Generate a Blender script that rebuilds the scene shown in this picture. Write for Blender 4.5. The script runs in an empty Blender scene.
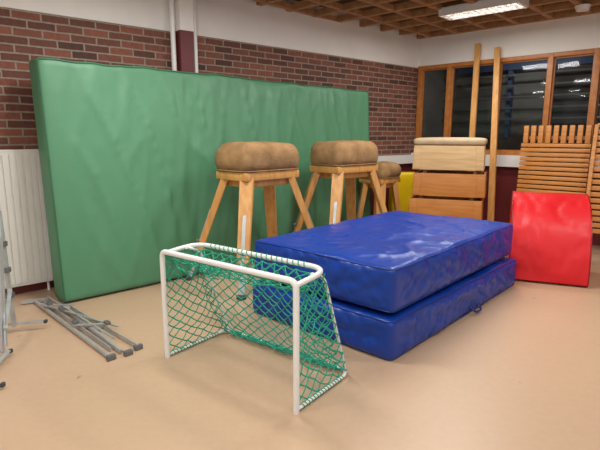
import bpy, bmesh, math, random
from mathutils import Vector, Matrix, noise
random.seed(4)
scene = bpy.context.scene
scene.view_settings.view_transform = 'Standard'
V = Vector

# ------------------------------------------------------------ materials
def lin(c):
    c = c / 255.0
    return c / 12.92 if c <= 0.04045 else ((c + 0.055) / 1.055) ** 2.4
def rgb(r, g, b): return (lin(r), lin(g), lin(b), 1.0)

def mat(name, col, rough=0.5, var=0.12, scale=6.0, bump=0.0, bscale=40.0, metal=0.0, coat=0.0,
        stretch=(1, 1, 1), detail=4.0, spec=0.5, crease=None):
    m = bpy.data.materials.new(name); m.use_nodes = True
    nt = m.node_tree; N = nt.nodes; L = nt.links
    bs = N["Principled BSDF"]
    tc = N.new("ShaderNodeTexCoord"); mp = N.new("ShaderNodeMapping")
    mp.inputs["Scale"].default_value = stretch
    L.new(tc.outputs["Object"], mp.inputs["Vector"])
    nz = N.new("ShaderNodeTexNoise"); nz.inputs["Scale"].default_value = scale; nz.inputs["Detail"].default_value = detail
    L.new(mp.outputs[0], nz.inputs["Vector"])
    rp = N.new("ShaderNodeValToRGB")
    c = rgb(*col)
    rp.color_ramp.elements[0].position = 0.3; rp.color_ramp.elements[1].position = 0.7
    rp.color_ramp.elements[0].color = tuple(x * (1 - var) for x in c[:3]) + (1,)
    rp.color_ramp.elements[1].color = tuple(min(1, x * (1 + var)) for x in c[:3]) + (1,)
    L.new(nz.outputs[0], rp.inputs[0]); L.new(rp.outputs[0], bs.inputs["Base Color"])
    bs.inputs["Roughness"].default_value = rough
    bs.inputs["Metallic"].default_value = metal
    bs.inputs["Coat Weight"].default_value = coat
    bs.inputs["Specular IOR Level"].default_value = spec
    bp = None
    if bump > 0:
        n2 = N.new("ShaderNodeTexNoise"); n2.inputs["Scale"].default_value = bscale; n2.inputs["Detail"].default_value = 5
        L.new(mp.outputs[0], n2.inputs["Vector"])
        bp = N.new("ShaderNodeBump"); bp.inputs["Strength"].default_value = bump; bp.inputs["Distance"].default_value = 0.02
        L.new(n2.outputs[0], bp.inputs["Height"]); L.new(bp.outputs[0], bs.inputs["Normal"])
    if crease:
        m3 = N.new("ShaderNodeMapping"); m3.inputs["Scale"].default_value = crease[2]
        L.new(tc.outputs["Object"], m3.inputs["Vector"])
        n3 = N.new("ShaderNodeTexNoise"); n3.noise_type = 'RIDGED_MULTIFRACTAL'
        n3.inputs["Scale"].default_value = crease[0]; n3.inputs["Detail"].default_value = 2.5
        n3.inputs["Distortion"].default_value = .6
        L.new(m3.outputs[0], n3.inputs["Vector"])
        b3 = N.new("ShaderNodeBump"); b3.inputs["Strength"].default_value = crease[1]; b3.inputs["Distance"].default_value = 0.02
        L.new(n3.outputs[0], b3.inputs["Height"])
        if bp: L.new(bp.outputs[0], b3.inputs["Normal"])
        L.new(b3.outputs[0], bs.inputs["Normal"])
    return m

def wood(name, c1, c2, stretch=(3, 3, 30), rough=0.4):
    m = mat(name, c1, rough=rough, scale=2.0, bump=0.1, bscale=6, stretch=stretch)
    rp = [n for n in m.node_tree.nodes if n.type == 'VALTORGB'][0]
    rp.color_ramp.elements[0].color = rgb(*c1); rp.color_ramp.elements[1].color = rgb(*c2)
    return m

def brick_mat():
    m = bpy.data.materials.new("brick"); m.use_nodes = True
    nt = m.node_tree; N = nt.nodes; L = nt.links; bs = N["Principled BSDF"]
    tc = N.new("ShaderNodeTexCoord"); sp = N.new("ShaderNodeSeparateXYZ"); cb = N.new("ShaderNodeCombineXYZ")
    L.new(tc.outputs["Object"], sp.inputs[0]); L.new(sp.outputs["X"], cb.inputs["X"]); L.new(sp.outputs["Z"], cb.inputs["Y"])
    n0 = N.new("ShaderNodeTexNoise"); n0.inputs["Scale"].default_value = 9
    L.new(cb.outputs[0], n0.inputs["Vector"])
    mx0 = N.new("ShaderNodeVectorMath"); mx0.operation = 'MULTIPLY_ADD'
    mx0.inputs[1].default_value = (0.010, 0.010, 0); L.new(n0.outputs["Color"], mx0.inputs[0]); L.new(cb.outputs[0], mx0.inputs[2])
    br = N.new("ShaderNodeTexBrick"); L.new(mx0.outputs[0], br.inputs["Vector"])
    br.inputs["Color1"].default_value = rgb(138, 82, 64); br.inputs["Color2"].default_value = rgb(82, 50, 42)
    br.inputs["Mortar"].default_value = rgb(152, 136, 120)
    br.inputs["Scale"].default_value = 1.0; br.inputs["Mortar Size"].default_value = 0.0078
    br.inputs["Mortar Smooth"].default_value = 0.1
    br.inputs["Brick Width"].default_value = 0.245; br.inputs["Row Height"].default_value = 0.0745
    nz = N.new("ShaderNodeTexNoise"); nz.inputs["Scale"].default_value = 25; nz.inputs["Detail"].default_value = 6
    L.new(cb.outputs[0], nz.inputs["Vector"])
    mx = N.new("ShaderNodeMix"); mx.data_type = 'RGBA'; mx.blend_type = 'OVERLAY'; mx.inputs[0].default_value = 0.4
    L.new(br.outputs["Color"], mx.inputs[6]); L.new(nz.outputs[0], mx.inputs[7]); L.new(mx.outputs[2], bs.inputs["Base Color"])
    bs.inputs["Roughness"].default_value = 0.75
    iv = N.new("ShaderNodeMath"); iv.operation = 'MULTIPLY_ADD'; iv.inputs[1].default_value = -1.0
    L.new(br.outputs["Fac"], iv.inputs[0]); L.new(nz.outputs[0], iv.inputs[2])
    bp = N.new("ShaderNodeBump"); bp.inputs["Strength"].default_value = 0.7; bp.inputs["Distance"].default_value = 0.014
    L.new(iv.outputs[0], bp.inputs["Height"]); L.new(bp.outputs[0], bs.inputs["Normal"])
    return m

def floor_mat():
    m = mat("linoleum", (194, 163, 133), rough=0.36, var=0.025, scale=0.8, detail=3)
    nt = m.node_tree; N = nt.nodes; L = nt.links; bs = N["Principled BSDF"]
    rp = [n for n in N if n.type == 'VALTORGB'][0]; tc = [n for n in N if n.type == 'TEX_COORD'][0]
    sk = N.new("ShaderNodeTexNoise"); sk.inputs["Scale"].default_value = 22; sk.inputs["Detail"].default_value = 5
    L.new(tc.outputs["Object"], sk.inputs["Vector"])
    r2 = N.new("ShaderNodeValToRGB"); r2.color_ramp.elements[0].position = .35; r2.color_ramp.elements[1].position = .65
    r2.color_ramp.elements[0].color = (.975, .97, .965, 1); r2.color_ramp.elements[1].color = (1.015, 1.015, 1.015, 1)
    L.new(sk.outputs[0], r2.inputs[0])
    mx = N.new("ShaderNodeMix"); mx.data_type = 'RGBA'; mx.blend_type = 'MULTIPLY'; mx.inputs[0].default_value = 1
    L.new(rp.outputs[0], mx.inputs[6]); L.new(r2.outputs[0], mx.inputs[7])
    vo = N.new("ShaderNodeTexVoronoi"); vo.inputs["Scale"].default_value = 3.2
    mps = N.new("ShaderNodeMapping"); mps.inputs["Scale"].default_value = (1, .45, 1); mps.inputs["Rotation"].default_value = (0, 0, .7)
    L.new(tc.outputs["Object"], mps.inputs[0]); L.new(mps.outputs[0], vo.inputs["Vector"])
    r3 = N.new("ShaderNodeValToRGB"); r3.color_ramp.elements[0].position = .02; r3.color_ramp.elements[1].position = .045
    r3.color_ramp.elements[0].color = (.68, .64, .6, 1); r3.color_ramp.elements[1].color = (1, 1, 1, 1)
    L.new(vo.outputs["Distance"], r3.inputs[0])
    m2 = N.new("ShaderNodeMix"); m2.data_type = 'RGBA'; m2.blend_type = 'MULTIPLY'; m2.inputs[0].default_value = 1
    L.new(mx.outputs[2], m2.inputs[6]); L.new(r3.outputs[0], m2.inputs[7]); L.new(m2.outputs[2], bs.inputs["Base Color"])
    return m

def glass_mat():
    m = bpy.data.materials.new("window_glass"); m.use_nodes = True
    nt = m.node_tree; N = nt.nodes; L = nt.links; N.clear()
    out = N.new("ShaderNodeOutputMaterial"); mx = N.new("ShaderNodeMixShader"); tr = N.new("ShaderNodeBsdfTransparent")
    gl = N.new("ShaderNodeBsdfGlossy"); fr = N.new("ShaderNodeFresnel"); fr.inputs[0].default_value = 1.5
    tr.inputs[0].default_value = (.66, .67, .67, 1); gl.inputs["Roughness"].default_value = .06
    gl.inputs["Color"].default_value = (.42, .43, .44, 1)
    L.new(fr.outputs[0], mx.inputs[0]); L.new(tr.outputs[0], mx.inputs[1]); L.new(gl.outputs[0], mx.inputs[2]); L.new(mx.outputs[0], out.inputs[0])
    return m

M = dict(
    floor=floor_mat(), brick=brick_mat(),
    plaster=mat("white_plaster", (238, 233, 226), .8, .03, 3, .05),
    darkred=mat("dark_red_paint", (104, 36, 38), .5, .1, 4),
    whitepaint=mat("white_paint", (236, 234, 230), .35, .02),
    radpaint=mat("off_white_enamel", (226, 223, 214), .4, .02),
    green=mat("green_vinyl", (84, 139, 103), .5, .05, 1.5, .12, 9, crease=(1.8, .3, (2.4, 1, .5))),
    greenseam=mat("green_seam", (60, 106, 78), .5, .05),
    blue=mat("blue_vinyl", (14, 58, 150), .34, .08, 2, .14, 14, crease=(4.5, .34, (1, 1, 1.3)), spec=.45),
    blueseam=mat("blue_seam", (16, 42, 118), .4, .05),
    red=mat("red_vinyl", (214, 32, 38), .42, .06, 2, .12, 10, crease=(2.4, .35, (1, 1, 1)), spec=.35),
    redseam=mat("red_seam", (150, 18, 24), .35, .05),
    suede=mat("suede", (156, 122, 84), .95, .28, 6, .35, 60, spec=.15),
    leather=mat("tan_leather", (192, 168, 132), .6, .1, 8, .15, 40),
    pine=wood("pine", (198, 140, 74), (224, 168, 98), (14, 14, 1.2)),
    birch=wood("birch", (208, 170, 116), (228, 192, 140), (1.5, 10, 18)),
    orangewood=wood("orange_wood", (188, 118, 52), (208, 140, 70), (1.5, 10, 18)),
    framewood=wood("frame_wood", (174, 106, 48), (198, 130, 66), (6, 6, 6)),
    slatwood=wood("slat_wood", (200, 134, 68), (224, 158, 88), (2, 10, 18)),
    ceilwood=wood("ceiling_wood", (158, 112, 70), (188, 140, 94), (6, 6, 6), .6),
    dark=mat("brown_ceiling_panel", (98, 72, 52), .9, .15),
    steel=mat("grey_steel", (186, 188, 188), .36, .1, 12, .05, 60, metal=.45),
    darksteel=mat("dark_steel", (112, 114, 116), .5, .15, 12, metal=.4),
    rubber=mat("grey_rubber", (62, 66, 70), .6, .1),
    net=mat("green_cord", (40, 164, 134), .7, .15, 30),
    yellow=mat("yellow_vinyl", (250, 214, 20), .4, .05),
    glass=glass_mat(),
    farwall=mat("reflection_grey", (118, 118, 114), .8, .35, 1.2),  # this and the next three colour the stand-in for pane reflections
    fardark=mat("reflection_dark", (70, 66, 62), .8, .4, 2),
    farblue=mat("reflection_blue", (66, 90, 128), .5, .1),
    farbars=mat("reflection_bars", (104, 104, 102), .6, .1),
)
def emis(name, col, s):
    m = bpy.data.materials.new(name); m.use_nodes = True
    b = m.node_tree.nodes["Principled BSDF"]; b.inputs["Base Color"].default_value = (1, 1, 1, 1)
    b.inputs["Emission Color"].default_value = col; b.inputs["Emission Strength"].default_value = s
    return m
M['tube'] = emis("lamp_glow", (1, .97, .92, 1), 6)

# ------------------------------------------------------------ helpers
def link(o): scene.collection.objects.link(o); return o
def obj_from(name, bm, m, parent=None, loc=(0, 0, 0), rot=(0, 0, 0), smooth=False, angle=None):
    me = bpy.data.meshes.new(name); bmesh.ops.recalc_face_normals(bm, faces=bm.faces); bm.to_mesh(me); bm.free()
    if smooth:
        for p in me.polygons: p.use_smooth = True
        if angle is not None:
            me.set_sharp_from_angle(angle=math.radians(angle))
    me.materials.append(m)
    o = link(bpy.data.objects.new(name, me)); o.location = loc; o.rotation_euler = rot
    if parent: o.parent = parent
    return o
def root(name, loc, rz, label, category, group=None):
    e = link(bpy.data.objects.new(name, None)); e.location = loc; e.rotation_euler = (0, 0, rz)
    e.empty_display_size = .1
    e["label"] = label; e["category"] = category
    if group: e["group"] = group
    return e
def add_box(bm, size, center, rot=None, bevel=0.0):
    r = bmesh.ops.create_cube(bm, size=1.0); vs = r['verts']
    mt = Matrix.Diagonal((*size, 1))
    if rot is not None: mt = rot.to_4x4() @ mt
    mt = Matrix.Translation(center) @ mt
    bmesh.ops.transform(bm, matrix=mt, verts=vs)
    if bevel > 0:
        es = list({e for v in vs for e in v.link_edges})
        bmesh.ops.bevel(bm, geom=es, offset=bevel, segments=2, affect='EDGES', profile=.6)
def box(name, size, center, m, parent=None, bevel=.004, rot=(0, 0, 0)):
    bm = bmesh.new(); add_box(bm, size, (0, 0, 0), None, bevel)
    return obj_from(name, bm, m, parent, center, rot, True, 35)
def add_tube(bm, pts, r, sides=10, closed=False, cap=True):
    pts = [V(p) for p in pts]; n = len(pts); rings = []
    prev = None
    for i, p in enumerate(pts):
        if closed: t = pts[(i + 1) % n] - pts[i - 1]
        else: t = pts[min(i + 1, n - 1)] - pts[max(i - 1, 0)]
        t.normalize()
        if prev is None:
            a = V((0, 0, 1)) if abs(t.z) < .9 else V((1, 0, 0))
            u = t.cross(a).normalized()
        else:
            u = (prev - t * prev.dot(t)).normalized()
        prev = u; w = t.cross(u)
        rr = r[i] if isinstance(r, (list, tuple)) else r
        rings.append([bm.verts.new(p + (u * math.cos(k * 2 * math.pi / sides) + w * math.sin(k * 2 * math.pi / sides)) * rr) for k in range(sides)])
    for i in range(n if closed else n - 1):
        A, B = rings[i], rings[(i + 1) % n]
        for k in range(sides): bm.faces.new((A[k], A[(k + 1) % sides], B[(k + 1) % sides], B[k]))
    if not closed and cap:
        bm.faces.new(rings[0]); bm.faces.new(rings[-1])
def fillet(pts, rad, seg=5):
    pts = [V(p) for p in pts]; out = [pts[0]]
    for i in range(1, len(pts) - 1):
        p = pts[i]; a = (pts[i - 1] - p); b = (pts[i + 1] - p)
        d = min(rad, a.length * .45, b.length * .45); A = p + a.normalized() * d; B = p + b.normalized() * d
        for k in range(seg + 1):
            t = k / seg; out.append(A * (1 - t) ** 2 + p * 2 * t * (1 - t) + B * t * t)
    out.append(pts[-1]); return out
def tube(name, pts, r, m, parent=None, sides=12, closed=False):
    bm = bmesh.new(); add_tube(bm, pts, r, sides, closed)
    return obj_from(name, bm, m, parent, smooth=True, angle=50)
def beam(bm, p0, p1, w0, d0, w1, d1, up=V((0, 1, 0))):
    p0, p1 = V(p0), V(p1); t = (p1 - p0).normalized(); u = t.cross(V(up)).normalized(); w = t.cross(u).normalized()
    def ring(p, a, b): return [bm.verts.new(p + u * (sx * a / 2) + w * (sy * b / 2)) for sx, sy in ((-1, -1), (1, -1), (1, 1), (-1, 1))]
    A = ring(p0, w0, d0); B = ring(p1, w1, d1); fs = [bm.faces.new(A), bm.faces.new(B[::-1])]
    for k in range(4): fs.append(bm.faces.new((A[k], B[k], B[(k + 1) % 4], A[(k + 1) % 4])))
    es = list({e for f in fs for e in f.edges})
    bmesh.ops.bevel(bm, geom=es, offset=min(w0, d0, w1, d1) * .1, segments=2, affect='EDGES')

def soft_box(name, size, r, m, step=.04, fn=None, parent=None, loc=(0, 0, 0), rot=(0, 0, 0)):
    h = [s / 2 for s in size]; n = [max(4, int(s / step)) for s in size]
    bm = bmesh.new()
    def coord(i, k):
        t = k / n[i]; return (t - .5) * size[i]
    for ax in range(3):
        a, b = [i for i in range(3) if i != ax]
        for sg in (-1, 1):
            g = []
            for i in range(n[a] + 1):
                row = []
                for j in range(n[b] + 1):
                    p = [0, 0, 0]; p[ax] = sg * h[ax]; p[a] = coord(a, i); p[b] = coord(b, j)
                    row.append(bm.verts.new(p))
                g.append(row)
            for i in range(n[a]):
                for j in range(n[b]): bm.faces.new((g[i][j], g[i + 1][j], g[i + 1][j + 1], g[i][j + 1]))
    bmesh.ops.remove_doubles(bm, verts=bm.verts, dist=1e-5)
    for v in bm.verts:
        p = v.co.copy()
        q = V([max(-h[i] + r, min(h[i] - r, p[i])) for i in range(3)])
        d = p - q; nrm = d.normalized() if d.length > 1e-9 else V((0, 0, 1))
        dom = max(range(3), key=lambda i: abs(p[i]) / h[i]); mask = 1
        for i in range(3):
            if i != dom: mask *= (1 - min(1, abs(p[i]) / h[i]) ** 4)
        p2 = q + nrm * r
        if fn: p2 = p2 + fn(p2, nrm, mask, dom)
        v.co = p2
    return obj_from(name, bm, m, parent, loc, rot, True)

def struct(o): o["kind"] = "structure"; return o

# ------------------------------------------------------------ room
A0 = V((-2.67, 4.52, 0)); D1 = V((.759, .651, 0)); C0 = V((1.98, 8.51, 0)); D2 = V((.737, -.676, 0))
r1 = math.atan2(D1.y, D1.x); r2 = math.atan2(D2.y, D2.x)
LEN1 = 6.13; H = 3.3; BR = 2.61
bm = bmesh.new()
add_box(bm, (16, 16, .1), (0, 4.5, -.05)); struct(obj_from("floor", bm, M['floor']))
def wallbox(name, org, rz, x0, x1, z0, z1, y0, y1, m):
    bm = bmesh.new(); add_box(bm, (x1 - x0, y1 - y0, z1 - z0), ((x0 + x1) / 2, (y0 + y1) / 2, (z0 + z1) / 2))
    return struct(obj_from(name, bm, m, None, org, (0, 0, rz)))
wallbox("wall_left", A0, r1, -3.5, LEN1 + .1, 0, BR, 0, .25, M['brick'])
wallbox("wall_left_upper", A0, r1, -3.5, LEN1 + .1, BR, H, -.015, .25, M['plaster'])
wallbox("baseboard_left", A0, r1, -3.5, LEN1, 0, .09, -.02, 0, M['darkred'])
wallbox("trim_1", A0, r1, 4.9, LEN1, 0.09, 1.03, -.03, 0, M['darkred'])
wallbox("trim_2", A0, r1, 4.9, LEN1, 1.03, 1.17, -.12, 0, M['whitepaint'])
WZ0, WZ1 = 1.2, 2.63
wallbox("wall_right", C0, r2, 0, 6, 0, 1.03, 0, .25, M['darkred'])
wallbox("wall_right_upper", C0, r2, 0, 6, WZ1, H, -.01, .25, M['plaster'])
wallbox("trim_3", C0, r2, 0, 6, 1.03, WZ0, -.1, .25, M['whitepaint'])
wallbox("wall_right_end", C0, r2, 2.78, 6, WZ0, WZ1, 0, .25, M['darkred'])
wallbox("baseboard_right", C0, r2, 0, 6, 0, .09, -.02, 0, M['darkred'])
# made-up room behind the window, standing in for reflections in the panes
wallbox("standin_wall", C0, r2, -.5, 7, 0, H, 2.2, 2.3, M['farwall'])
wallbox("standin_wall_side", C0, r2, -.6, -.5, 0, H, .25, 2.3, M['farwall'])
wallbox("trim_7", C0, r2, -.5, 7, 0, 1.45, 2.1, 2.2, M['fardark'])  # added dark band of the stand-in room
for i, (a, b, mm) in enumerate(((.75, .83, 'farblue'), (1.5, 2.3, 'fardark'), (2.6, 2.7, 'farblue'), (3.2, 3.9, 'fardark'), (4.6, 4.7, 'farblue'))):
    wallbox("trim_%d" % (8 + i), C0, r2, a, b, 1.45, 2.75, 2.08, 2.2, M[mm])  # added posts and panels imitating shapes reflected in the panes
wallbox("trim_13", C0, r2, -.5, 7, 2.7, 2.82, 2.06, 2.2, M['farblue'])
bm = bmesh.new()
for i in range(5): add_box(bm, (7.5, .03, .03), (3.25, 2.0, 1.80 + i * .2))  # added bars imitating horizontal lines reflected in the panes
struct(obj_from("trim_14", bm, M['farbars'], None, C0, (0, 0, r2)))
wallbox("ceiling", C0, r2, -6.5, 8, H - .08, H + .1, -9, 2.4, M['dark'])
bm = bmesh.new()
y = -.05
while y > -6.5:
    add_box(bm, (9.5, .07, .08), (1.5, y, 3.105)); y -= .46
x = -3.0
while x < 5.5:
    add_box(bm, (.07, 7.0, .06), (x, -3.45, 3.10)); x += .46
lat = obj_from("trim_4", bm, M['ceilwood'], None, C0, (0, 0, r2)); struct(lat)
bmc = bmesh.new(); add_box(bmc, (.16, .16, BR), (0, -.08, BR / 2))
struct(obj_from("trim_5", bmc, M['darkred'], None, A0 + D1 * 1.765, (0, 0, r1)))
bmc = bmesh.new(); add_box(bmc, (.16, .17, H - BR), (0, -.085, (H + BR) / 2))
struct(obj_from("trim_6", bmc, M['plaster'], None, A0 + D1 * 1.765, (0, 0, r1)))
for off, rr in ((1.64, .028), (1.90, .03)):
    p = A0 + D1 * off + V((.651, -.759, 0)) * .08
    o = tube("heating_pipe", [p + V((0, 0, .0)), p + V((0, 0, 3.2))], rr, M['whitepaint'])
    o["label"] = "white painted vertical pipe on the brick wall"; o["category"] = "pipe"; o["group"] = "wall pipes"

win = struct(link(bpy.data.objects.new("window_1", None))); win.location = C0; win.rotation_euler = (0, 0, r2)
win["label"] = "orange-stained wooden window with dark panes"
def wb(name, x0, x1, z0, z1, y0, y1, m):
    bm = bmesh.new(); add_box(bm, (x1 - x0, y1 - y0, z1 - z0), ((x0 + x1) / 2, (y0 + y1) / 2, (z0 + z1) / 2), None, .004)
    o = obj_from(name, bm, m, win, smooth=True, angle=35); return o
wb("frame_rail", 0.0, 2.78, WZ1 - .06, WZ1, -.01, .12, M['framewood'])
wb("frame_rail", 0.0, 2.78, WZ0, WZ0 + .06, -.01, .12, M['framewood'])
mull = [(0.02, .08), (.54, .61), (1.32, 1.38), (2.05, 2.12), (2.62, 2.70)]
for a, b in mull: wb("mullion", a, b, WZ0, WZ1, -.02, .12, M['framewood'])
for i in range(4):
    a, b = mull[i][1], mull[i + 1][0]
    wb("pane", a, b, WZ0 + .05, WZ1 - .05, .07, .075, M['glass'])
    bm = bmesh.new()
    z0, z1 = WZ0 + .06, WZ1 - .06
    for (xa, xb, za, zb) in ((a, a + .018, z0, z1), (b - .018, b, z0, z1), (a, b, z0, z0 + .018), (a, b, z1 - .018, z1)):
        add_box(bm, (xb - xa, .03, zb - za), ((xa + xb) / 2, .05, (za + zb) / 2))
    obj_from("sash", bm, M['framewood'], win)

lamp = root("ceiling_lamp", (2.25, 6.38, 3.04), r2, "recessed fluorescent ceiling lamp with white louvre", "ceiling lamp")
bm = bmesh.new()
LW, LD = .98, .32
for s in (-1, 1):
    add_box(bm, (LW, .02, .09), (0, s * LD / 2, 0)); add_box(bm, (.02, LD, .09), (s * LW / 2, 0, 0))
add_box(bm, (LW, LD, .01), (0, 0, .05))
obj_from("lamp_housing", bm, M['whitepaint'], lamp)
bm = bmesh.new()
for i in range(13): add_box(bm, (.008, LD - .02, .03), (-.45 + i * .075, 0, -.02))
add_box(bm, (LW - .04, .008, .035), (0, 0, -.02))
obj_from("louvre", bm, M['whitepaint'], lamp)
for s in (-1, 1):
    tube("fluorescent_tube", [(-.46, s * .08, .015), (.46, s * .08, .015)], .014, M['tube'], lamp)
bm = bmesh.new(); bmesh.ops.create_cone(bm, segments=28, radius1=.07, radius2=.09, depth=.06, cap_ends=True)
o = obj_from("smoke_detector", bm, M['whitepaint'], None, (3.48, 6.36, 3.035), (0, 0, 0), True, 35)
o["label"] = "round white smoke detector on the ceiling slats"; o["category"] = "smoke detector"

# ------------------------------------------------------------ radiator
rad = root("radiator", A0 + D1 * -.41, r1, "white grooved panel radiator on the brick wall", "radiator")
bm = bmesh.new()
add_box(bm, (1.3, .06, 1.26), (0, -.1, .73), None, .006)
for i in range(23): add_box(bm, (.042, .016, 1.20), (-.615 + i * .0559, -.135, .73))
add_box(bm, (1.3, .1, .02), (0, -.085, 1.36))
obj_from("panel", bm, M['radpaint'], rad)
for s in (-1, 1): box("wall_bracket", (.05, .07, 1.0), (s * .45, -.036, .7), M['whitepaint'], rad)
tube("supply_pipe", [(.6, -.08, .14), (.6, -.08, .0)], .012, M['whitepaint'], rad)

# ------------------------------------------------------------ green mat
GL, GH, GT = 4.42, 2.13, .25
g_ang = math.atan2(7.24 - 4.23, 1.0 + 2.15)
LEAN = .06
def topwave(x): return noise.noise(V((x * 1.3, 0, 2))) * .028 + noise.noise(V((x * 6, 0, 5))) * .008
def fn_green(p, n, mask, dom):
    o = V((0, 0, 0))
    x, y, z = p
    if dom == 1:
        a = noise.noise(V((x * 1.3, z * .35, 3.1))) * .03 + noise.noise(V((x * 5.5 + z * .5, z * .6, 7.7))) * .026
        rdg = 1 - abs(noise.noise(V((x * 3.2 + z * .9, z * .5 - x * .3, 1.7)))) * 2
        a += max(0, rdg) ** 5 * .026
        rdg = 1 - abs(noise.noise(V((x * 7.0 - z * 1.2, z * .7, 11.7)))) * 2.2
        a += max(0, rdg) ** 4 * .016
        pk = max(0, abs(z) / 1.06 - .72) / .28
        a2 = noise.noise(V((x * 13, z * 1.5, 21))) * .014 * math.sin(math.pi * min(1, pk))
        o += V((0, (1 if y > 0 else -1) * (mask * .02 + a * min(1, mask * 1.8) + a2) * (1 if y < 0 else .3), 0))
    o.z += topwave(x) * (1 if z > 0 else 0)
    o.y += LEAN * (z / 1.04) + .02 * math.sin(x * 1.5)
    return o
fwd = V((math.cos(g_ang), math.sin(g_ang), 0)); back = V((-math.sin(g_ang), math.cos(g_ang), 0))
gc = V((-2.155, 4.18, 0)) + fwd * GL / 2 + back * (GT / 2)
gm = root("crash_mat", gc, g_ang, "large green vinyl crash mat standing upright against brick wall", "gym mat")
soft_box("mat_cover", (GL, GT, GH), .035, M['green'], .034, fn_green, gm, (0, 0, GH / 2 + .012))
def lean(x, z, yy):
    zz = z - GH / 2
    return V((x, yy + LEAN * (zz / 1.04) + .02 * math.sin(x * 1.5), z + .012 + topwave(x) * (1 if zz > 0 else 0)))
pts = []
ex, e = GL / 2 - .012, -(GT / 2) + .006
for i in range(100): pts.append(lean(-ex + 2 * ex * i / 99, GH - .016, e))
for i in range(1, 20): pts.append(lean(ex, GH - .016 - (GH - .04) * i / 19, e))
for i in range(1, 60): pts.append(lean(ex - 2 * ex * i / 59, .024, e))
for i in range(1, 19): pts.append(lean(-ex, .024 + (GH - .04) * i / 19, e))
tube("piping", pts, .007, M['greenseam'], gm, 6, True)

# ------------------------------------------------------------ blue mats
bang = math.atan2(.737, .676)
BL, BW = 2.35, 1.40
bu = V((.676, .737, 0)); bw = V((.725, -.689, 0))
bc = V((-.41, 3.97, 0)) + bu * BL / 2 + V((1.01, -.96, 0)) * .5
def mk_fn(seed, puff):
    def fn(p, n, mask, dom):
        x, y, z = p; o = V((0, 0, 0))
        if dom == 2:
            a = noise.noise(V((x * 1.8, y * 1.8, seed))) * .012 + noise.noise(V((x * 5, y * 5, seed + 3))) * .006
            rdg = 1 - abs(noise.noise(V((x * 2.2 + y, y * 2.5 - x * .5, seed + 9)))) * 2.2
            a += max(0, rdg) ** 5 * .013
            rdg = 1 - abs(noise.noise(V((x * 5 + y * 3, y * 6, seed + 19)))) * 2.4
            a += max(0, rdg) ** 4 * .010
            if z > 0: o.z += mask * puff * .3 + a * min(1, mask * 2)
        else:
            m2 = min(1, mask * 1.8)
            t = x if dom == 1 else y
            a = noise.noise(V((t * 2.0, z * 3, seed + 1))) * .013 + noise.noise(V((t * 8 + z * 5, z * 4, seed + 5))) * .011
            rdg = 1 - abs(noise.noise(V((t * 4 + z * 6, z * 2.5, seed + 13)))) * 2.4
            a -= max(0, rdg) ** 4 * .016
            rdg = 1 - abs(noise.noise(V((t * 10 - z * 9, z * 5, seed + 33)))) * 2.4
            a -= max(0, rdg) ** 4 * .013
            o += n * (mask * puff + a * m2)
        if z > 0: o.z += rim(x, y)
        return o
    def rim(x, y): return noise.noise(V((x * 2.2, y * 2.2, seed + 40))) * .013
    fn.rim = rim
    return fn
def blue_mat(center, ang, z0, L_, W_, h, seed, label):
    r = root("landing_mat", (center.x, center.y, z0), ang, label, "gym mat", "stacked blue landing mats")
    fn = mk_fn(seed, .022)
    soft_box("mat_cover", (L_, W_, h), .040, M['blue'], .02, fn, r, (0, 0, h / 2))
    for zz, dz in ((h, -.013), (0, .013)):
        hx, hy = L_ / 2 - .009, W_ / 2 - .009
        path = fillet([(0, -hy, zz + dz), (hx, -hy, zz + dz), (hx, hy, zz + dz), (-hx, hy, zz + dz), (-hx, -hy, zz + dz), (0, -hy, zz + dz)], .05)[:-1]
        dense = []
        for i, p in enumerate(path):
            q = path[(i + 1) % len(path)]; k = max(1, int((q - p).length / .06))
            for j in range(k): dense.append(p.lerp(q, j / k))
        if dz < 0: dense = [p + V((0, 0, fn.rim(p.x, p.y))) for p in dense]
        tube("piping", dense, .006, M['blueseam'], r, 6, True)
    return r
m1 = blue_mat(bc, bang, 0, BL, BW, .283, 2.0, "blue vinyl landing mat lying on floor under another mat")
m2 = blue_mat(bc + bw * -.02, bang + .01, .318, BL - .06, BW - .04, .317, 21.0, "shiny blue vinyl landing mat stacked on top of another")
hp = fillet([(.05, -BW / 2 - .0, .07), (.05, -BW / 2 - .06, .03), (.17, -BW / 2 - .06, .03), (.17, -BW / 2, .07)], .05)
tube("handle", hp, .009, M['blueseam'], m1, 6)

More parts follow.
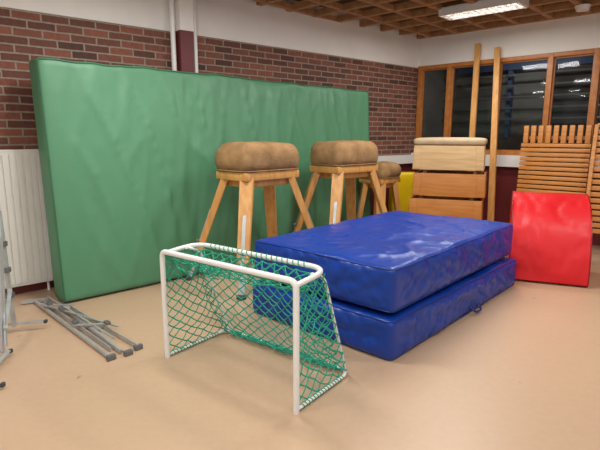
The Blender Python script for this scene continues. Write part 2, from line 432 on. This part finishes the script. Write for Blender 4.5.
# ------------------------------------------------------------ vaulting bucks
def buck(center, rz, s_pad, top, a, b, label, body_h=.085, pad_h=.31):
    r = root("vaulting_buck", (center[0], center[1], 0), rz, label, "vaulting buck", "vaulting bucks")
    lx, ly = s_pad; zb = top - pad_h
    def fp(p, n, mask, dom):
        o = V((0, 0, 0)); x, y, z = p
        if z > 0: o.z -= .024 * ((x / (lx / 2)) ** 2 + (y / (ly / 2)) ** 2) * .5
        t = max(0, min(1, (z + pad_h / 2) / pad_h))
        o += V((n.x, n.y, 0)) * (.014 * math.sin(t * math.pi))
        o -= V((n.x, n.y, 0)) * .018 * t * t
        o += n * noise.noise(V((x * 5, y * 5, z * 5 + center[0]))) * .012
        return o
    soft_box("pad", (lx, ly, pad_h), min(.09, pad_h * .35), M['suede'], .03, fp, r, (0, 0, zb + pad_h / 2))
    bm = bmesh.new(); hx, hy = lx / 2 - .005, ly / 2 - .005
    path = fillet([(0, -hy, zb + .03), (hx, -hy, zb + .03), (hx, hy, zb + .03), (-hx, hy, zb + .03), (-hx, -hy, zb + .03), (0, -hy, zb + .03)], .1)[:-1]
    add_tube(bm, path, .007, 6, True); obj_from("edge_strip", bm, M['suede'], r, smooth=True)
    bm = bmesh.new(); add_box(bm, (lx - .03, ly - .03, body_h), (0, 0, zb - body_h / 2 + .02), None, .02)
    add_box(bm, (lx - .2, ly - .16, body_h + .06), (0, 0, zb - body_h / 2 - .02), None, .02)
    obj_from("body", bm, M['pine'], r, smooth=True, angle=35)
    zt = zb - body_h * .5
    for sx in (-1, 1):
        for sy in (-1, 1):
            p0 = V((sx * (lx / 2 - .09), sy * (ly / 2 - .08), zt)); p1 = V((sx * a, sy * b, 0))
            d = (p1 - p0); kn = p0 + d * .72
            nrm = V((d.x, d.y, 0)).normalized()
            bm = bmesh.new(); beam(bm, p0, kn, .135, .075, .115, .06, nrm)
            leg = obj_from("leg", bm, M['pine'], r, smooth=True, angle=35)
            bm = bmesh.new(); beam(bm, p0 + d * .5, p0 + d * .965, .06, .03, .06, .03, nrm)
            obj_from("leg_extension", bm, M['steel'], leg, smooth=True, angle=35)
            box("foot", (.07, .07, .045), p1 + V((0, 0, .0225)), M['rubber'], leg, .01)
            out = (nrm - d.normalized() * nrm.dot(d.normalized())).normalized()
            bm = bmesh.new(); beam(bm, p0 + d * .32 + out * .038, p0 + d * .74 + out * .033, .034, .01, .034, .01, nrm)
            obj_from("adjustment_plate", bm, M['steel'], leg, smooth=True, angle=35)
            bm = bmesh.new(); bmesh.ops.create_uvsphere(bm, u_segments=12, v_segments=8, radius=.026, matrix=Matrix.Translation(p0 + d * .63 + out * .048))
            obj_from("knob", bm, M['darksteel'], leg, smooth=True)
    return r
buck((-.43, 5.03), math.radians(45), (.76, .51), 1.435, .6, .44, "vaulting buck with brown suede pad and splayed wooden legs")
buck((.545, 5.98), math.radians(42), (.76, .51), 1.435, .6, .38, "suede-topped vaulting buck standing beside the green mat")
buck((1.13, 6.86), math.radians(45), (.5, .42), 1.13, .26, .22, "smaller low vaulting buck with worn suede top", .07, .24)

# ------------------------------------------------------------ vaulting box
pl = root("vaulting_box", (2.03, 6.60, 0), math.radians(-22), "stacked wooden vaulting box with pale leather top", "vaulting box")
levels = [(.0, .325, 'orangewood', 0), (.365, .665, 'orangewood', -.015), (.705, 1.005, 'orangewood', .015), (1.05, 1.365, 'birch', -.008)]
for i, (z0, z1, mm, ox) in enumerate(levels):
    bm = bmesh.new(); t = .03; hh = z1 - z0; l, w = .96, .64
    for s in (-1, 1):
        add_box(bm, (l, t, hh), (0, s * (w / 2 - t / 2), (z0 + z1) / 2), None, .006)
        add_box(bm, (t, w - 2 * t, hh), (s * (l / 2 - t / 2), 0, (z0 + z1) / 2), None, .004)
        add_box(bm, (.10, .014, hh - .02), (s * (l / 2 - .055), -w / 2 - .004, (z0 + z1) / 2), None, .003)
    for sx in (-1, 1):
        for sy in (-1, 1): add_box(bm, (.05, .05, hh + .04), (sx * (l / 2 - .14), sy * (w / 2 - .12), (z0 + z1) / 2 + .022))
    for v in bm.verts:
        k = 1 - .085 * v.co.z / 1.365
        v.co.x = v.co.x * k + ox; v.co.y *= k * (1 - .04 * v.co.z)
    obj_from("box_section", bm, M[mm], pl, smooth=True, angle=35)
soft_box("top_pad", (.91, .58, .09), .04, M['leather'], .04, lambda p, n, mk, d: V((0, 0, .012 * mk if p.z > 0 else 0)), pl, (-.006, 0, 1.368 + .045))

# ------------------------------------------------------------ poles
for p0, p1 in (((2.55, 7.3, 0), (2.70, 7.73, 2.86)), ((2.70, 6.74, 0), (2.92, 7.52, 2.77))):
    bm = bmesh.new(); beam(bm, V(p0) + V((0, 0, .01)), p1, .085, .05, .08, .05, V((.6, .74, 0)))
    o = obj_from("wooden_pole", bm, M['pine'], smooth=True, angle=35)
    o["label"] = "long light wooden post leaning against the window frame"; o["category"] = "wooden post"; o["group"] = "leaning wooden posts"

yb = root("foam_block", (1.62, 7.58, 0), r1 - .5, "yellow vinyl foam block standing by the wall", "foam block")
soft_box("cover", (.42, .2, .93), .03, M['yellow'], .04, None, yb, (0, 0, .465))

# ------------------------------------------------------------ slatted wooden panels
def slat_panel(org, rz, W, z0, z1, n, label, comb=True, tilt=-.06, curve=0.0, thick=.72, dep=.05):
    r = root("slatted_gym_ladder", org, rz, label, "wall bars", "slatted wooden wall bars")
    def yo(z): return tilt * z + curve * math.sin(z / z1 * math.pi)
    for s in (-1, 1):
        bm = bmesh.new(); zz = [i / 10 * z1 for i in range(11)]
        off = .10 if comb else .02
        for i in range(10):
            a, b = zz[i], zz[i + 1]
            yy = .05 if comb else -.03
            beam(bm, (s * (W / 2 - off), yo(a) + yy, a), (s * (W / 2 - off), yo(b) + yy, b + .005), .045, .07, .045, .07)
        obj_from("stile", bm, M['slatwood'], r, smooth=True, angle=35)
    for i in range(n):
        z = z0 + (z1 - z0) * i / (n - 1)
        box("slat", (W - (0 if comb else .05), dep, (z1 - z0) / (n - 1) * thick), (0, yo(z) - .015, z), M['slatwood'], r, .006)
    if comb:
        k = 9
        for i in range(k):
            box("upright_slat", (W / k * .66, .045, .24), (-W / 2 + W / k * (i + .5), yo(z1 + .14) - .02, z1 + .15), M['slatwood'], r, .008)
        box("cross_rail", (W, .03, .05), (0, yo(z1 + .1) + .02, z1 + .10), M['framewood'], r, .005)
    return r
slat_panel((3.46, 6.70, 0), r2, .88, .40, 1.36, 16, "stack of pale wooden slats with upright teeth leaning by window", tilt=.06, thick=.76, dep=.07)
slat_panel((3.99, 5.93, 0), r2 + .12, .8, .3, 1.62, 18, "tall slatted wooden wall bars with curved side rail", False, .10, -.10, .70)

# ------------------------------------------------------------ red wedge
rd = root("foam_wedge", (2.515, 4.75, 0), -.38, "red vinyl foam wedge with curved front", "foam wedge")
W_ = .73
prof = []
for i in range(23):
    t = i / 22 * math.pi / 2
    prof.append((.0 + .60 * (1 - math.cos(t)), .10 + .775 * math.sin(t)))
prof = [(.03, .012), (.0, .03)] + prof + [(.68, .87), (.74, .82), (.77, .7), (.78, .4), (.78, .012)]
bm = bmesh.new(); nx = 34; rows = []
for i in range(nx + 1):
    x = -W_ / 2 + W_ * i / nx; row = []
    for j, (yy, zz) in enumerate(prof):
        if zz > .08:
            rg = max(0, 1 - abs(noise.noise(V((x * 4 + zz * 3, yy * 4, zz * 5)))) * 2.3) ** 4 * .02
            o = noise.noise(V((x * 2, yy * 3, zz * 2))) * .026 - rg
            if not (0 < i < nx): o *= .4
            cx = V((0, yy - .6, zz - .3)).normalized()
            row.append(bm.verts.new((x, yy + cx.y * o, zz + cx.z * o)))
        else: row.append(bm.verts.new((x, yy, zz)))
    rows.append(row)
n = len(prof)
for i in range(nx):
    for j in range(n): bm.faces.new((rows[i][j], rows[i + 1][j], rows[i + 1][(j + 1) % n], rows[i][(j + 1) % n]))
bm.faces.new(rows[0]); bm.faces.new(rows[-1])
seamL = [v.co.copy() for v in rows[0]]; seamR = [v.co.copy() for v in rows[-1]]
obj_from("cover", bm, M['red'], rd, smooth=True, angle=50)
for sm in (seamL, seamR): tube("piping", sm, .007, M['redseam'], rd, 6, True)

# ------------------------------------------------------------ goal
goal = root("handball_goal", (-.02, 2.43, 0), math.atan2(.68, -.89), "small white tubular goal with green cord net", "goal")
GWd, GHt, GDb, GDt = 1.12, .748, .56, .30
R = .0165
def lp(x, dpt, z): return V((x, -dpt, z))
bm = bmesh.new()
add_tube(bm, fillet([lp(0, 0, .0), lp(0, 0, GHt), lp(GWd, 0, GHt), lp(GWd, 0, 0)], .045, 7), .0175, 14)
obj_from("front_frame", bm, M['whitepaint'], goal, smooth=True, angle=50)
bm = bmesh.new()
add_tube(bm, fillet([lp(0, 0, R), lp(0, GDb, R), lp(GWd, GDb, R), lp(GWd, 0, R)], .1, 8), .011, 12)
obj_from("base_frame", bm, M['whitepaint'], goal, smooth=True, angle=50)
bm = bmesh.new()
add_tube(bm, fillet([lp(0, 0.0, GHt - .02), lp(0, GDt, GHt), lp(GWd, GDt, GHt), lp(GWd, 0, GHt - .02)], .14, 9), .0155, 12)
obj_from("top_frame", bm, M['whitepaint'], goal, smooth=True, angle=50)
for x in (.0, GWd):
    xx = .03 if x == 0 else GWd - .03
    bm = bmesh.new(); add_tube(bm, fillet([lp(xx, GDt - .12, GHt - .005), lp(xx, GDt, GHt - .05), lp(xx, GDb - .01, R)], .09, 8), .010, 10)
    obj_from("rear_strut", bm, M['whitepaint'], goal, smooth=True, angle=50)
bm = bmesh.new()
def sheet(fn, nu, nv, r=.0043, jit=.008):
    cache = {}
    def P(i, j):
        if (i, j) not in cache:
            p = fn(i / nu, j / nv)
            jj = jit if 0 < i < nu and 0 < j < nv else jit * .2
            cache[(i, j)] = p + V([random.uniform(-jj, jj) for _ in range(3)])
        return cache[(i, j)]
    for i in range(nu + 1):
        for j in range(nv + 1):
            if (i + j) % 2: continue
            for di in (1, -1):
                a, b = i + di, j + 1
                if 0 <= a <= nu and b <= nv:
                    A, B = P(i, j), P(a, b); mid = (A + B) / 2 + V((0, 0, -.004))
                    add_tube(bm, [A, mid, B], r, 4, cap=False)
def backfn(u, v):
    uu = .015 + .97 * u + .02 * math.sin(v * 9) * math.sin(math.pi * u)
    if v < .3:
        t = v / .3; return lp(uu * GWd, (GDt - .015) * t, GHt - .015 - .07 * math.sin(math.pi * t) - .04 * math.sin(math.pi * u) * math.sin(math.pi * t))
    t = ((v - .3) / .7)
    t2 = min(1, t * 1.08)
    d = GDt + (GDb - GDt) * t2; sag = (.045 + .03 * math.sin(u * 7 + 2 * t)) * math.sin(math.pi * min(1, t))
    zz = (GHt - .015) * (1 - t2) ** 1.06 + R * t2 + .012 * t
    return lp(uu * GWd, d - sag - .012 - (.03 * math.sin(u * 17) ** 2 if t > .9 else 0), zz)
sheet(backfn, 24, 28)
def sidefn(x):
    s = 1 if x == 0 else -1
    def f(u, v):
        z = (GHt - .02) * (1 - v) + (R + .012) * v; d = (GDt + (GDb - GDt) * v - .02) * u
        return lp(x + s * (.012 + .03 * math.sin(math.pi * u) * math.sin(math.pi * v)), d + .01 * (1 - u), z)
    return f
sheet(sidefn(0), 10, 20); sheet(sidefn(GWd), 10, 20)
def cord(p, q, n=30, amp=.008, r=.005):
    p, q = V(p), V(q); add_tube(bm, [p.lerp(q, i / n) + V([random.uniform(-amp, amp) for _ in range(3)]) for i in range(n + 1)], r, 5)
def spiral(p, q, turns, rad, r=.003):
    p, q = V(p), V(q); t = (q - p).normalized(); u = t.cross(V((0, 0, 1))).normalized(); w = t.cross(u); n = turns * 8
    add_tube(bm, [p.lerp(q, i / n) + (u * math.cos(i * math.pi / 4) + w * math.sin(i * math.pi / 4)) * rad for i in range(n + 1)], r, 4)
spiral(lp(.14, GDt, GHt), lp(GWd - .14, GDt, GHt), 20, .018, .0036)
spiral(lp(.1, GDb, R), lp(GWd - .1, GDb, R), 44, .014, .0045)
spiral(lp(0, .03, R), lp(0, GDb - .1, R), 16, .014); spiral(lp(GWd, .03, R), lp(GWd, GDb - .1, R), 16, .014)
cord(lp(.04, .0, GHt - .022), lp(GWd - .04, .0, GHt - .022), n=40, amp=.004, r=.004)
for k in range(4): cord(lp(.08, GDb - .02 - .012 * k, .03), lp(GWd - .08, GDb - .02 - .012 * k, .03), n=44, amp=.011, r=.0045)
cord(lp(.03, GDt, GHt - .06), lp(.03, GDb - .02, .035), amp=.006, r=.005); cord(lp(GWd - .03, GDt, GHt - .06), lp(GWd - .03, GDb - .02, .035), amp=.006, r=.005)
for k in range(14):
    a = lp(GWd - .04 - random.random() * .28, .03 + random.random() * .2, GHt - .04 - random.random() * .07)
    cord(a, a + V((-.2 + random.random() * .1, random.uniform(-.03, .03), random.uniform(-.05, .01))), 10, .012, .004)
obj_from("net", bm, M['net'], goal, smooth=True)

# ------------------------------------------------------------ folded metal legs on the floor
fl = root("folded_metal_stand", (-1.8, 3.72, 0), 0, "folded grey steel support legs lying on the floor", "metal stand")
def w2(p): return V(p) - V((-1.8, 3.75, 0))
UP = V((0, 0, 1))
def flat(name, a, b, w, h, m='steel'):
    bm = bmesh.new(); beam(bm, w2(a), w2(b), w, h, w, h, UP); return obj_from(name, bm, M[m], fl, smooth=True, angle=35)
flat("bar", (-2.42, 4.24, .022), (-1.29, 3.10, .022), .022, .024)
flat("bar", (-2.33, 4.22, .022), (-1.33, 3.22, .022), .010, .030)
flat("bar", (-2.30, 4.26, .05), (-1.36, 3.36, .045), .016, .010)
flat("bar", (-2.12, 4.12, .022), (-1.24, 3.18, .022), .022, .024)
flat("bar", (-2.00, 4.06, .022), (-1.15, 3.26, .022), .010, .030)
flat("bar", (-2.26, 4.06, .055), (-1.40, 3.56, .05), .016, .010)
flat("crosspiece", (-2.20, 4.00, .06), (-1.95, 4.02, .06), .022, .008)
flat("crosspiece", (-1.76, 3.58, .055), (-1.50, 3.60, .055), .022, .008)
flat("crosspiece", (-2.50, 4.18, .022), (-2.30, 4.28, .022), .024, .028)
for p in ((-1.28, 3.10, .018), (-1.19, 3.17, .018), (-1.15, 3.26, .018)):
    box("foot", (.06, .035, .036), w2(p), M['darksteel'], fl, .005, (0, 0, .8))
for p in ((-1.75, 3.60, .07), (-2.0, 3.90, .07), (-1.50, 3.60, .065), (-2.16, 4.02, .07)):
    box("hinge", (.06, .035, .024), w2(p), M['darksteel'], fl, .005, (0, 0, -.8))

rk = root("metal_trolley", (-2.03, 3.2, 0), 0, "grey galvanized steel trestle with slim feet", "metal stand")
def w3(p): return V(p) - V((-2.1, 3.2, 0))
def rt(name, pts, r=.02, m='steel'):
    bm = bmesh.new(); beam(bm, w3(pts[0]), w3(pts[1]), r * 2, r * 1.2, r * 2, r * 1.2, V((.3, .2, .9)) if abs(pts[0][2] - pts[1][2]) < .3 else V((1, 0, 0))); return obj_from(name, bm, M[m], rk, smooth=True, angle=50)
rt("foot_tube", [(-2.5, 3.5, .06), (-2.08, 3.61, .06)], .014)
rt("foot_tube", [(-2.4, 3.05, .04), (-2.07, 3.12, .04)], .014)
rt("foot_tube", [(-2.3, 2.62, .03), (-1.86, 2.68, .03)], .014)
rt("upright", [(-2.27, 3.53, .05), (-2.30, 3.55, .95)], .018)
rt("upright", [(-2.10, 3.1, .04), (-2.16, 3.3, .8)], .013)
rt("brace", [(-2.29, 3.54, .9), (-2.06, 3.08, .1)], .010)
rt("brace", [(-2.27, 3.53, .35), (-2.08, 3.12, .2)], .013)
rt("brace", [(-2.06, 3.1, .05), (-1.98, 2.66, .04)], .013)
for z in (.3, .5, .7): box("collar", (.05, .05, .04), w3((-2.27 - .03 * z, 3.535, z)), M['darksteel'], rk, .006)
for p in ((-2.07, 3.61, .06), (-2.06, 3.12, .04), (-1.85, 2.68, .03)):
    box("end_cap", (.022, .03, .026), w3(p), M['rubber'], rk, .005)

# ------------------------------------------------------------ lights
def area(loc, sx, sy, p, rz=0, col=(1, .98, .95)):
    l = bpy.data.lights.new("lamp_and_fill_light", 'AREA'); l.shape = 'RECTANGLE'; l.size = sx; l.size_y = sy; l.energy = p; l.color = col
    o = link(bpy.data.objects.new("lamp_and_fill_light", l)); o.location = loc; o.rotation_euler = (0, 0, rz); return o
for (x, y, p) in ((2.25, 6.38, 30), (-.9, 3.6, 48), (1.3, 4.6, 52), (-.3, .8, 44), (2.9, 3.0, 42), (-2.3, 1.4, 38), (2.3, .0, 36)):
    area((x, y, 2.98), 1.0, .32, p, r2)
for k in (1.2, 3.2):  # added unseen lights that brighten the stand-in room behind the glass
    pt = C0 + D2 * k + V((.676, .737, 0)) * 1.2
    area((pt.x, pt.y, 3.1), 1.0, .32, 20, r2, (1, .97, .92))
w = bpy.data.worlds.new("World"); scene.world = w; w.use_nodes = True
w.node_tree.nodes["Background"].inputs[0].default_value = (1, .98, .96, 1); w.node_tree.nodes["Background"].inputs[1].default_value = .58

# ------------------------------------------------------------ camera
cam = bpy.data.cameras.new("Camera"); co = link(bpy.data.objects.new("Camera", cam))
co.location = (0, 0, 1.5); co.rotation_euler = (math.radians(90) - math.atan(90 / 485), 0, 0)
cam.sensor_width = 36; cam.lens = 485 / 600 * 36
scene.camera = co

# turn the whole room so the brick wall runs along the world X axis
T = -r1
Rz = Matrix.Rotation(T, 3, 'Z')
for ob in scene.objects:
    if ob.parent is None:
        ob.location = Rz @ ob.location
        ob.rotation_euler = (ob.rotation_euler[0], ob.rotation_euler[1], ob.rotation_euler[2] + T)
